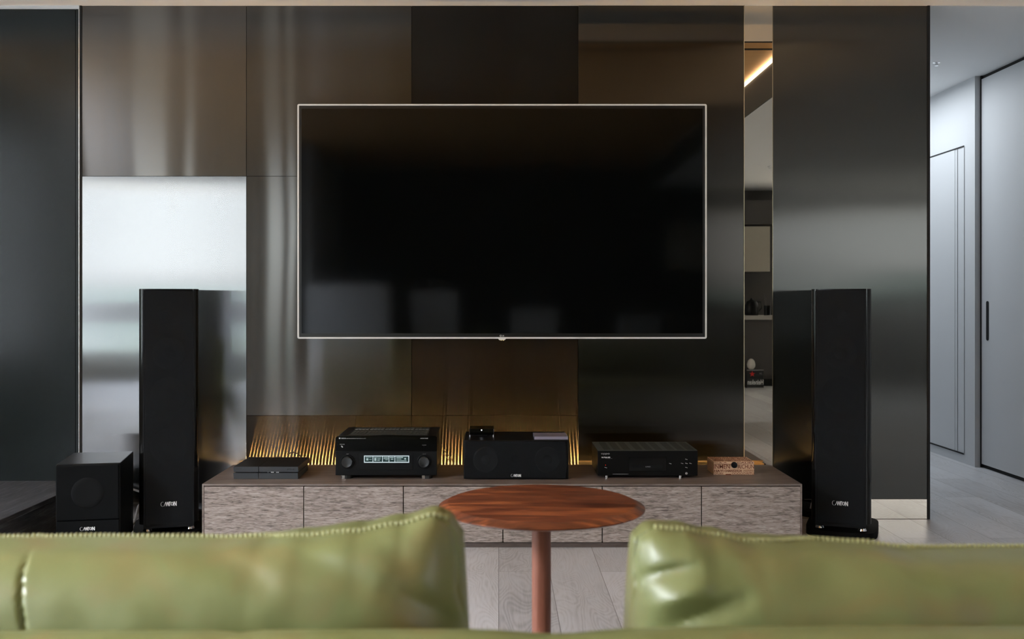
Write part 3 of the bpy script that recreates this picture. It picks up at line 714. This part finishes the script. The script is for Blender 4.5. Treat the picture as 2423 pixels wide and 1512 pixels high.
text('format_lettering', 'Blu-ray Disc player', oX(1433), oX(1449), oz(1085.4), oz(1084.2), -.0, M['grey_print'], pl)
for (bx_, by_) in ((1624, 1087), (1614, 1096.5), (1624, 1096.5), (1633.8, 1096.5), (1624, 1106.3), (1586, 1097), (1433.5, 1106.5)):
    MB().hull8([(oX(bx_-3), -.002, oz(by_-.2)), (oX(bx_+2.6), -.002, oz(by_+1.2)), (oX(bx_+2.6), -.0, oz(by_+1.2)), (oX(bx_-3), 0, oz(by_-.2)),
                (oX(bx_-3), -.002, oz(by_-1.6)), (oX(bx_+2.6), -.002, oz(by_-.2)), (oX(bx_+2.6), -.0, oz(by_-.2)), (oX(bx_-3), 0, oz(by_-1.6))]).build('button', M['silver'], pl)
MB().cyl((oX(1433), -.001, oz(1100.5)), .0012, .001, 'Y', 10).build('indicator', M['red_light'], pl)
MB().lathe([(.0055, 0), (.0055, -.002), (.0035, -.002), (.003, -.0005)], (oX(1624), 0, oz(1120)), 'Y', 24).build('headphone_socket', M['silver'], pl)
MB().box(oX(1450), oX(1487), -.0008, 0, oz(1122), oz(1121.3)).build('tray_line', M['grey_print'], pl)
for sx in (oX(1436), oX(1610.5)):
    for y in (.012, .24): MB().cyl((sx, y, .0), .0062, .0114, 'Z', 20).build('foot', M['silver'], pl, True)

# ------------------------------------------------------------------ printed wooden box
BD = 4.394
wx0, wx1 = wx(1688.7, BD), wx(1784.5, BD); wc = (wx0+wx1)/2; ww = (wx1-wx0)/2; bh = wz(1092.5, BD)-CT
wbx = thing('wooden_box', 'small pale wooden box printed with brown place names and a round black clasp', 'box', (wc, BD, CT))
m = MB().box(-ww, ww, .0, .137, .0003, bh-.0125, bev=.001, seg=1); m.build('box_base', M['box_wood'], wbx)
MB().box(-ww, ww, .0, .137, bh-.012, bh, bev=.001, seg=1).build('lid', M['box_wood'], wbx)
def bX(px): return wx(px, BD)-wc
def bz(py): return wz(py, BD)-CT
ink = M['brown_ink']
text('lettering', 'INMEN', bX(1689.3), bX(1727), bz(1109), bz(1099), -.0, ink, wbx, bold=.005)
text('lettering', 'AICHUN', bX(1745.5), bX(1784), bz(1109), bz(1099), -.0, ink, wbx, bold=.005)
text('lettering', 'HAYI', bX(1690), bX(1711.5), bz(1116.8), bz(1111.5), -.0, ink, wbx, bold=.03)
text('lettering', 'CHANGHUA', bX(1714), bX(1756), bz(1116.8), bz(1111.5), -.0, ink, wbx, bold=.03)
text('lettering', 'ZSSZSZSU', bX(1758), bX(1784), bz(1116.6), bz(1112), -.0, ink, wbx, shear=.2)
text('lettering', 'OYUAN', bX(1690), bX(1711), bz(1123), bz(1118), -.0, ink, wbx, bold=.01)
text('lettering', 'OOOOO', bX(1732), bX(1764), bz(1123.3), bz(1118), -.0, ink, wbx)
text('lettering', 'AITU', bX(1765), bX(1784), bz(1123), bz(1118), -.0, ink, wbx)
text('lettering', 'OU', bX(1690), bX(1698), bz(1096.3), bz(1093.2), -.0, ink, wbx)
text('lettering', 'CALIEI', bX(1744), bX(1781), bz(1096.8), bz(1093.1), -.0, ink, wbx, bold=.01)
m = MB()
for a in (1700, 1711): m.prism([(bX(a), bz(1096.5)), (bX(a+5), bz(1093.3)), (bX(a+10), bz(1096.5)), (bX(a+5), bz(1095))], -.0006, 0)
m.box(bX(1689), bX(1732), -.0006, 0, bz(1098.5), bz(1097.7)); m.box(bX(1717), bX(1730), -.0006, 0, bz(1123.6), bz(1121.5))
m.build('printed_pattern', ink, wbx)
rows = ['TAIPEI KEELUNG YILAN', 'HSINCHU NANTOU TAITUNG', 'YUNLIN TAINAN PENGHU', 'MIAOLI HUALIEN MATSU', 'KAOHSIUNG PINGTUNG']
for i, t_ in enumerate(rows):
    text('lettering', t_, -ww+.006, ww-.006, .012+i*.025, .031+i*.025, bh, ink, wbx, bold=.01, axis='Z')
MB().lathe([(.0135, 0), (.0135, -.006), (.012, -.009), (.004, -.0105), (.001, -.0105)], (bX(1737), 0, bz(1100)), 'Y', 32).build('clasp', M['black_satin'], wbx, True)

# ------------------------------------------------------------------ cables
def cable(pts, r, label, mat='rubber', sub=8):
    P = [Vector(p) for p in pts]; out = []
    for i in range(len(P)-1):
        p0, p1, p2, p3 = P[max(i-1, 0)], P[i], P[i+1], P[min(i+2, len(P)-1)]
        for k in range(sub):
            t = k/sub
            out.append(.5*((2*p1)+(p2-p0)*t+(2*p0-5*p1+4*p2-p3)*t*t+(3*p1-p0-3*p2+p3)*t**3))
    out.append(P[-1])
    return tag(MB().tube(out, r).build('cable', M[mat], None, True), label, 'cable')
cable([(wx(678, 4.6), 4.58, CT+.004), at(682, 1078, 4.60), at(692, 1070, 4.61), at(702, 1072, 4.62), at(710, 1079, 4.62), (wx(716, 4.63), 4.63, CT+.004)], .0022, 'black cable arching up behind the games console')
cable([at(1050, 1064, 4.68), at(1058, 1074, 4.68), at(1068, 1086, 4.67), (wx(1076, 4.67), 4.665, .24)], .0018, 'upper of two thin black cables right of the receiver')
cable([at(1050, 1073, 4.68), at(1056, 1081, 4.68), at(1062, 1089, 4.67), (wx(1068, 4.67), 4.665, .24)], .0018, 'lower of two thin black cables right of the receiver')
cable([at(298, 1152, 4.69), at(312, 1157, 4.69), at(327, 1162, 4.69), at(345, 1168, 4.70), at(350, 1200, 4.70), (wx(360, 4.7), 4.70, .006)], .005, 'grey cable hanging behind the bass speaker', 'grey_print')
cable([(wx(300, 4.6), 4.60, .006), (wx(318, 4.6), 4.60, .012), at(330, 1195, 4.665), (wx(360, 4.7), 4.67, .05), (wx(380, 4.7), 4.67, .006)], .006, 'pale cable looped low on the floor beside the bass speaker', 'grey_print')

# ------------------------------------------------------------------ round side table
TD2 = 2.37; tcx = wx(1281, TD2); TR = .2425
th = EYE-.4725
st = thing('side_table', 'round reddish walnut pedestal table between the sofa cushions', 'table', (tcx, TD2, 0))
MB().lathe([(.03, th-.030), (.19, th-.028), (.232, th-.018), (TR, th-.0135), (TR, th-.011), (TR-.020, th-.0012), (TR-.024, th), (.001, th)], n=128).build('tabletop', M['walnut'], st, True)
MB().lathe([(.0225, .014), (.0225, th-.031)], n=40).build('stem', M['walnut_stem'], st, True)
MB().lathe([(.19, 0), (.19, .008), (.18, .012), (.03, .016), (.0235, .02), (.0235, .024)], n=64).build('base', M['walnut_stem'], st, True)

# ------------------------------------------------------------------ sofa
sofa = thing('sofa', 'olive green leather sofa seen from behind across the bottom of the picture', 'sofa', (0, 1.0, 0))
def interp(tab, x):
    if x <= tab[0][0]: return tab[0][1]
    for (a, b_), (c_, d_) in zip(tab, tab[1:]):
        if x <= c_:
            t = (x-a)/(c_-a); t = t*t*(3-2*t); return b_+(d_-b_)*t
    return tab[-1][1]
def seg_dist(p, a, b_):
    ax, ay = a; bx_, by_ = b_; px, py = p
    dx_, dy_ = bx_-ax, by_-ay; l2 = dx_*dx_+dy_*dy_
    t = max(0, min(1, ((px-ax)*dx_+(py-ay)*dy_)/l2))
    return math.hypot(px-ax-t*dx_, py-ay-t*dy_), t
def cushion(name, x0, x1, tab, zbot, yc, th_, folds, seams, shear, nexp=3.4, NX=360, NA=150):
    def P(t, a):
        e = (1-abs(t)**7)**(1/2.6) if abs(t) < 1 else 0
        X = (x0+x1)/2+(x1-x0)/2*t
        px = PX+X*F/(yc)
        zt_ = EYE-(interp(tab, px)-PY)*yc/F
        c_, s_ = math.cos(a), math.sin(a)
        cy = math.copysign(abs(c_)**(2/nexp), c_); cz = math.copysign(abs(s_)**(2/nexp), s_)
        zc = (zt_+zbot)/2; hz = (zt_-zbot)/2
        y = yc+th_/2*cy*e*(1+.10*math.cos(cz*1.4)); z = zc+hz*cz*(.90+.10*e)
        if e == 0: z = zc+hz*cz*.90
        X += shear(z, zt_)*max(0, (t if x1 < .1 else -t))**6
        v = Vector((X, y, z))
        # creases and seams, only on the faces towards the room
        q = (PX+v.x*F/v.y, PY-(v.z-EYE)*F/v.y)
        d = 0
        if c_ < .3:
            for (a_, b_, w_, dep) in folds:
                r, tt = seg_dist(q, a_, b_); fall = math.sin(PI*min(1, max(0, tt*.9+.05)))
                d += dep*math.exp(-(r/w_)**2)*(.35+.65*fall)
            for poly, w_, dep in seams:
                r = min(seg_dist(q, a_, b_)[0] for a_, b_ in zip(poly, poly[1:]))
                d += dep*math.exp(-(r/w_)**2)
            d += .0045*noise.noise(Vector((v.x*7, v.z*9, 2.3)))+.0016*noise.noise(Vector((v.x*22, v.z*26, 5)))
        v.y += d
        return v
    bm = bmesh.new(); rows_ = []
    for i in range(NX+1):
        t = math.sin(PI/2*(-1+2*i/NX)) if False else (-1+2*i/NX)
        t = math.copysign(1-(1-abs(t))**1.35, t)
        rows_.append([bm.verts.new(P(t, 2*PI*k/NA)) for k in range(NA)])
    for a, b_ in zip(rows_, rows_[1:]):
        for k in range(NA): bm.faces.new((a[k], a[(k+1) % NA], b_[(k+1) % NA], b_[k]))
    bm.faces.new(rows_[0][::-1]); bm.faces.new(rows_[-1])
    mb = MB(); mb.bm.free(); mb.bm = bm
    o = mb.build(name, M['leather'], sofa, True); o.location = (0, -1.0, 0)
    return o, P
DL = 1.16
tabL = [(0, 1287), (300, 1284), (500, 1283), (620, 1275), (720, 1262), (850, 1244), (950, 1222), (1035, 1194), (1062, 1200), (1090, 1228)]
foldL = [((450, 1275), (620, 1380), 34, .006), ((640, 1290), (900, 1400), 34, .006), ((300, 1290), (520, 1360), 45, -.004), ((930, 1400), (1100, 1490), 30, .006), ((860, 1260), (960, 1330), 30, .004)]
seamL = [([(92, 1268), (66, 1310), (50, 1360), (46, 1420), (56, 1500)], 5, .006), ([(1040, 1226), (1068, 1255), (1082, 1310), (1080, 1400), (1096, 1450), (1108, 1500)], 5, .005)]
cl, PL = cushion('back_cushion', wx(-700, DL), wx(1096, DL), tabL, .46, DL, .20, foldL, seamL, lambda z, zt_: .055*(zt_-z) if z > .6 else .055*(zt_-.6))
tabR = [(1480, 1268), (1500, 1238), (1535, 1226), (1600, 1235), (1680, 1256), (1780, 1276), (1900, 1284), (2050, 1292), (2150, 1304), (2250, 1308), (2423, 1309)]
foldR = [((1515, 1370), (1640, 1345), 18, .009), ((1560, 1500), (1760, 1425), 24, .009), ((1700, 1300), (1760, 1390), 40, .004), ((1900, 1280), (2000, 1400), 50, .006), ((1540, 1430), (1660, 1390), 22, -.008), ((2060, 1285), (2300, 1370), 60, -.004)]
seamR = [([(1545, 1255), (1512, 1275), (1503, 1330), (1508, 1390), (1498, 1440), (1490, 1512)], 5, .006)]
cr, PR = cushion('back_cushion', wx(1492, DL), wx(3300, DL), tabR, .46, DL, .20, foldR, seamR, lambda z, zt_: -.055*(zt_-z) if z > .6 else -.055*(zt_-.6))
def stitches(P, t0, t1, n, a, parent):
    m = MB()
    pts = [P(t0+(t1-t0)*k/(n-1), math.radians(a[0]+(a[1]-a[0])*k/(n-1))) for k in range(n)]
    for k in range(n-1):
        p, q = pts[k], pts[k+1]; d = q-p
        c_ = (p+q)/2
        r = bmesh.ops.create_uvsphere(m.bm, u_segments=8, v_segments=6, radius=1)
        bmesh.ops.scale(m.bm, vec=(d.length*.43, .0030, .0036), verts=r['verts'])
        bmesh.ops.rotate(m.bm, cent=(0, 0, 0), matrix=Matrix.Rotation(-math.atan2(d.z, d.x), 3, 'Y'), verts=r['verts'])
        bmesh.ops.translate(m.bm, vec=c_+Vector((0, -.0012, .0008)), verts=r['verts'])
    o = m.build('stitching', M['thread'], parent, True)
    return o
def tpar(px, x0, x1): return ((wx(px, DL)-(x0+x1)/2)/((x1-x0)/2))
stitches(PL, tpar(-60, wx(-700, DL), wx(1096, DL)), tpar(1062, wx(-700, DL), wx(1096, DL)), 92, (70, 101), cl)
stitches(PR, tpar(1540, wx(1492, DL), wx(3300, DL)), tpar(2500, wx(1492, DL), wx(3300, DL)), 80, (96, 78), cr)
# frame back
def frame_mesh():
    bm = bmesh.new(); rows_ = []; x0, x1 = -1.45, 1.65; NX = 120
    for i in range(NX+1):
        X = x0+(x1-x0)*i/NX
        px = PX+X*F/.98
        zt_ = .703+.0025*math.sin(X*3)-.006*math.exp(-((px-1320)/130)**2)
        g_ = .003*math.exp(-((px-545)/7)**2)
        prof = []
        for k in range(13):
            a = PI*k/12; prof.append((.98+.075*math.cos(PI-a)*.9, zt_-.05+.05*math.sin(a)-g_))
        prof = [(.905, .08)]+prof+[(1.045, .08)]
        rows_.append([bm.verts.new((X, y, z)) for y, z in prof])
    n = len(rows_[0])
    for a, b_ in zip(rows_, rows_[1:]):
        for k in range(n): bm.faces.new((a[k], a[(k+1) % n], b_[(k+1) % n], b_[k]))
    bm.faces.new(rows_[0][::-1]); bm.faces.new(rows_[-1])
    mb = MB(); mb.bm.free(); mb.bm = bm
    return mb
o = frame_mesh().build('back_frame', M['leather'], sofa, True); o.location = (0, -1, 0)
MB().box(-1.44, 1.64, .046, .85, .10, .28, bev=.02, seg=3).build('seat_base', M['leather'], sofa, True)
for a, b_ in ((-1.44, .098), (.102, 1.64)): MB().box(a, b_, .10, .87, .281, .405, bev=.03, seg=4).build('seat_cushion', M['leather'], sofa, True)
for a in (-1.4, 1.56):
    for y in (-.06, .78): MB().box(a, a+.04, y, y+.04, 0, .10).build('leg', M['black_satin'], sofa)

# ------------------------------------------------------------------ kitchen and dining side, seen in the mirror strip and in the screen
kc = thing('kitchen_counter', 'kitchen counter with dark fronts at the rear, seen in the mirror strip', 'counter', (0, -3.19, 0))
MB().box(2.0, 3.88, 0.0, .58, .09, .80).build('base_unit', M['kitchen_dark'], kc)
MB().box(2.0, 3.88, 0.0, .52, 0, .089).build('kick_board', M['dark_gap'], kc)
MB().box(1.98, 3.9, 0.0, .61, .80, .85, bev=.004).build('worktop', M['counter'], kc)
ku = thing('wall_cupboard', 'pale kitchen wall cupboard above the counter, seen in the mirror strip', 'cupboard', (0, -3.19, 1.38))
MB().box(2.0, 3.32, 0, .34, 0, .56).build('carcass', M['kitchen_dark'], ku)
for a, b_ in ((2.0, 2.655), (2.665, 3.32)): MB().box(a+.004, b_-.004, .341, .36, .004, .556, bev=.002).build('cupboard_door', M['kitchen_front'], ku)
kb = tag(MB().box(2.0, 3.88, -3.19, -2.80, 1.96, ZC-.16, bev=.002).build('bulkhead_cupboard', M['kitchen_dark']), 'dark high cupboard above the pale kitchen cupboard', 'cupboard')
ket = thing('kettle', 'dark round kettle on the kitchen counter, seen in the mirror strip', 'kettle', (3.08, -2.78, .85))
MB().lathe([(.075, 0), (.085, .02), (.08, .12), (.06, .17), (.02, .19), (.012, .21)], n=32).build('body', M['black_satin'], ket, True)
MB().tube([(.05, 0, .17), (.11, 0, .16), (.12, 0, .09), (.08, 0, .04)], .008).build('handle', M['black_satin'], ket, True)
ut = thing('utensil_jar', 'dark jar of utensils on the kitchen counter, seen in the mirror strip', 'jar', (3.27, -2.78, .85))
MB().lathe([(.04, 0), (.045, .12)], n=24).build('jar', M['black_satin'], ut, True)
for a in (-.02, 0, .022): MB().tube([(a, 0, .05), (a*2.4, .01, .26)], .006).build('utensil', M['kitchen_dark'], ut)
bb = thing('beer_crate', 'black printed carton with a red star on the floor, seen in the mirror strip', 'box', (3.02, -2.38, 0))
MB().box(-.10, .10, -.14, 0, 0, .215, bev=.003).build('carton', M['box_black'], bb)
pts = [( (.036 if k % 2 == 0 else .015)*math.sin(k*PI/5)-.035, .165+(.036 if k % 2 == 0 else .015)*math.cos(k*PI/5)) for k in range(10)]
MB().prism(pts, .0002, .0015).build('star_emblem', M['star_red'], bb)
t_ = text('lettering', 'Heineken', -.23, .098, .04, .10, 0, M['white_print'], None, bold=.02, axis='+Y')
for v in t_.data.vertices: v.co.x = -v.co.x
bmx = bmesh.new(); bmx.from_mesh(t_.data)
bmesh.ops.scale(bmx, vec=(.57, 1, 1), verts=bmx.verts); bmesh.ops.translate(bmx, vec=(-.036, .0008, 0), verts=bmx.verts)
bmx.to_mesh(t_.data); bmx.free(); t_.parent = bb
t_ = text('small_print', '24', .05, .075, .165, .18, .0005, M['grey_print'], bb, axis='+Y')
for v in t_.data.vertices: v.co.x = .125-v.co.x
MB().box(-.1, .1, .0001, .001, .0, .006).box(-.1, .1, .0001, .001, .209, .215).build('carton_edge', M['grey_print'], bb)
eg = tag(MB().lathe([(.001, 0), (.025, .002), (.045, .03), (.048, .06), (.038, .10), (.018, .122), (.001, .127)], (2.99, -2.45, .2155), 'Z', 28).build('vase', M['egg_white'], None, True), 'small white egg-shaped vase on the black carton', 'vase')

dt = thing('dining_table', 'dark dining table behind the sofa, dimly reflected in the television', 'table', (.1, -1.85, 0))
MB().box(-1.0, 1.0, -.42, .42, .72, .75, bev=.004).build('tabletop', M['kitchen_dark'], dt)
for a in (-.94, .90):
    for b_ in (-.38, .34): MB().box(a, a+.04, b_, b_+.04, 0, .72).build('leg', M['black_satin'], dt)
def chair(x, y, rz, w, h, label):
    c_ = thing('dining_chair', label, 'chair', (x, y, 0), rz, 'pale upholstered dining chairs')
    MB().box(-w/2, w/2, -.24, .24, .40, .47, bev=.02, seg=3).build('seat', M['white_fabric'], c_, True)
    MB().hull8([(-w/2, .19, .46), (w/2, .19, .46), (w/2, .25, .46), (-w/2, .25, .46), (-w/2-.02, .26, h), (w/2+.02, .26, h), (w/2+.02, .31, h), (-w/2-.02, .31, h)]).build('backrest', M['white_fabric'], c_)
    for a in (-w/2+.03, w/2-.05):
        for b_ in (-.22, .18): MB().box(a, a+.025, b_, b_+.025, 0, .40).build('leg', M['black_satin'], c_)
chair(-.63, -.95, 0, .42, 1.12, 'pale dining chair left of the table centre, reflected in the television')
chair(.35, -.95, 0, .42, .95, 'pale dining chair at the table centre, reflected in the television')
chair(1.35, -1.3, math.radians(-20), .42, .88, 'pale dining chair at the right table end, reflected in the television')
ar = thing('armchair', 'wide pale high-backed armchair behind the sofa, reflected in the television', 'armchair', (-1.38, -.80, 0), math.radians(10))
MB().box(-.42, .42, -.35, .35, .12, .42, bev=.04, seg=3).build('seat', M['white_fabric'], ar, True)
MB().box(-.42, .42, .25, .40, .30, 1.18, bev=.04, seg=3).build('backrest', M['white_fabric'], ar, True)
for a in (-.4, .34):
    for b_ in (-.3, .25): MB().box(a, a+.05, b_, b_+.05, 0, .12).build('leg', M['black_satin'], ar)

# ------------------------------------------------------------------ light
w = bpy.data.worlds.new('sky'); bpy.context.scene.world = w; w.use_nodes = True
nt = w.node_tree; nt.nodes.clear()
tc = N(nt, 'ShaderNodeTexCoord'); sp = N(nt, 'ShaderNodeSeparateXYZ'); L(nt, tc.outputs['Generated'], sp.inputs[0])
mr = N(nt, 'ShaderNodeMapRange'); mr.inputs['From Min'].default_value = -.5; mr.inputs['From Max'].default_value = .5
L(nt, sp.outputs[2], mr.inputs['Value'])
r = N(nt, 'ShaderNodeValToRGB'); e = r.color_ramp.elements
e[0].position = 0; e[0].color = (13, 12.6, 11.5, 1); e[1].position = 1; e[1].color = (66.0, 70.0, 76.0, 1)
for p_, c_ in ((.36, (9, 9, 8.4)), (.42, (1.4, 1.4, 1.25)), (.46, (2.4, 3.2, 2.9)), (.508, (2.6, 3.6, 3.4)), (.516, (4.6, 4.6, 4.7)), (.530, (7.0, 7.3, 7.4)), (.60, (7.2, 7.6, 7.8)), (.70, (8.0, 8.2, 9.0)), (.78, (13.0, 13.5, 14.2))):
    q = e.new(p_); q.color = (*c_, 1)
L(nt, mr.outputs[0], r.inputs['Fac'])
bg = N(nt, 'ShaderNodeBackground'); bg.inputs[1].default_value = 1.0; L(nt, r.outputs['Color'], bg.inputs[0])
wo = N(nt, 'ShaderNodeOutputWorld'); L(nt, bg.outputs[0], wo.inputs[0])
def area(name, loc, rot, sx, sy, power, col=(1, 1, 1), portal=False, spread=None):
    l = bpy.data.lights.new(name, 'AREA'); l.shape = 'RECTANGLE'; l.size = sx; l.size_y = sy; l.energy = power; l.color = col
    if portal: l.cycles.is_portal = True
    if spread: l.spread = spread
    o = bpy.data.objects.new(name, l); C.objects.link(o); o.location = loc; o.rotation_euler = rot
    return o
area('portal_rear', (-4.46, -1.25, 1.2), (math.radians(90), 0, math.radians(180)), 4.7, 2.3, 1, portal=True)
area('portal_roof', (-5.15, .15, ZC+.12), (0, 0, 0), 3.7, 2.7, 1, portal=True)
area('portal_right', (5.17, -3.25, 1.6), (math.radians(90), 0, math.radians(180)), 2.4, 1.3, 1, portal=True)
area('portal_side', (-3.42, 3.05, 1.41), (math.radians(90), 0, math.radians(-90)), 2.1, 1.58, 1, portal=True)
# corridor: a downlight, and an added soft overhead fill that brightens it
area('corridor_light', (2.48, 7.9, ZC-.03), (0, 0, 0), .09, .09, 9, (.86, .93, 1.0))
area('corridor_fill', (2.40, 6.6, ZC-.02), (0, 0, 0), .5, 1.0, 14, (.88, .94, 1.0))
for (x, y) in ():
    area('downlight', (x, y, ZC-.01), (0, 0, 0), .12, .12, 12, (1, .9, .78))

# ------------------------------------------------------------------ camera
cam = bpy.data.cameras.new('camera'); co = bpy.data.objects.new('camera', cam); C.objects.link(co)
co.location = (0, 0, EYE); co.rotation_euler = (math.radians(90), 0, 0)
cam.sensor_width = 36; cam.lens = F/2423*36
cam.shift_x = (1211.5-PX)/2423; cam.shift_y = (PY-756)/2423
cam.clip_start = .05
cam.dof.use_dof = True; cam.dof.focus_distance = 4.7; cam.dof.aperture_fstop = 5.6
S = bpy.context.scene
S.camera = co
S.view_settings.view_transform = 'Standard'; S.view_settings.look = 'None'; S.view_settings.gamma = 1; S.view_settings.use_curve_mapping = False
S.view_settings.exposure = 0
S.cycles.use_denoising = True; S.cycles.use_adaptive_sampling = False
S.cycles.max_bounces = 8; S.cycles.diffuse_bounces = 4; S.cycles.glossy_bounces = 4; S.cycles.transparent_max_bounces = 8
S.cycles.sample_clamp_indirect = 6
S.cycles.use_light_tree = True
S.cycles.blur_glossy = 0.0
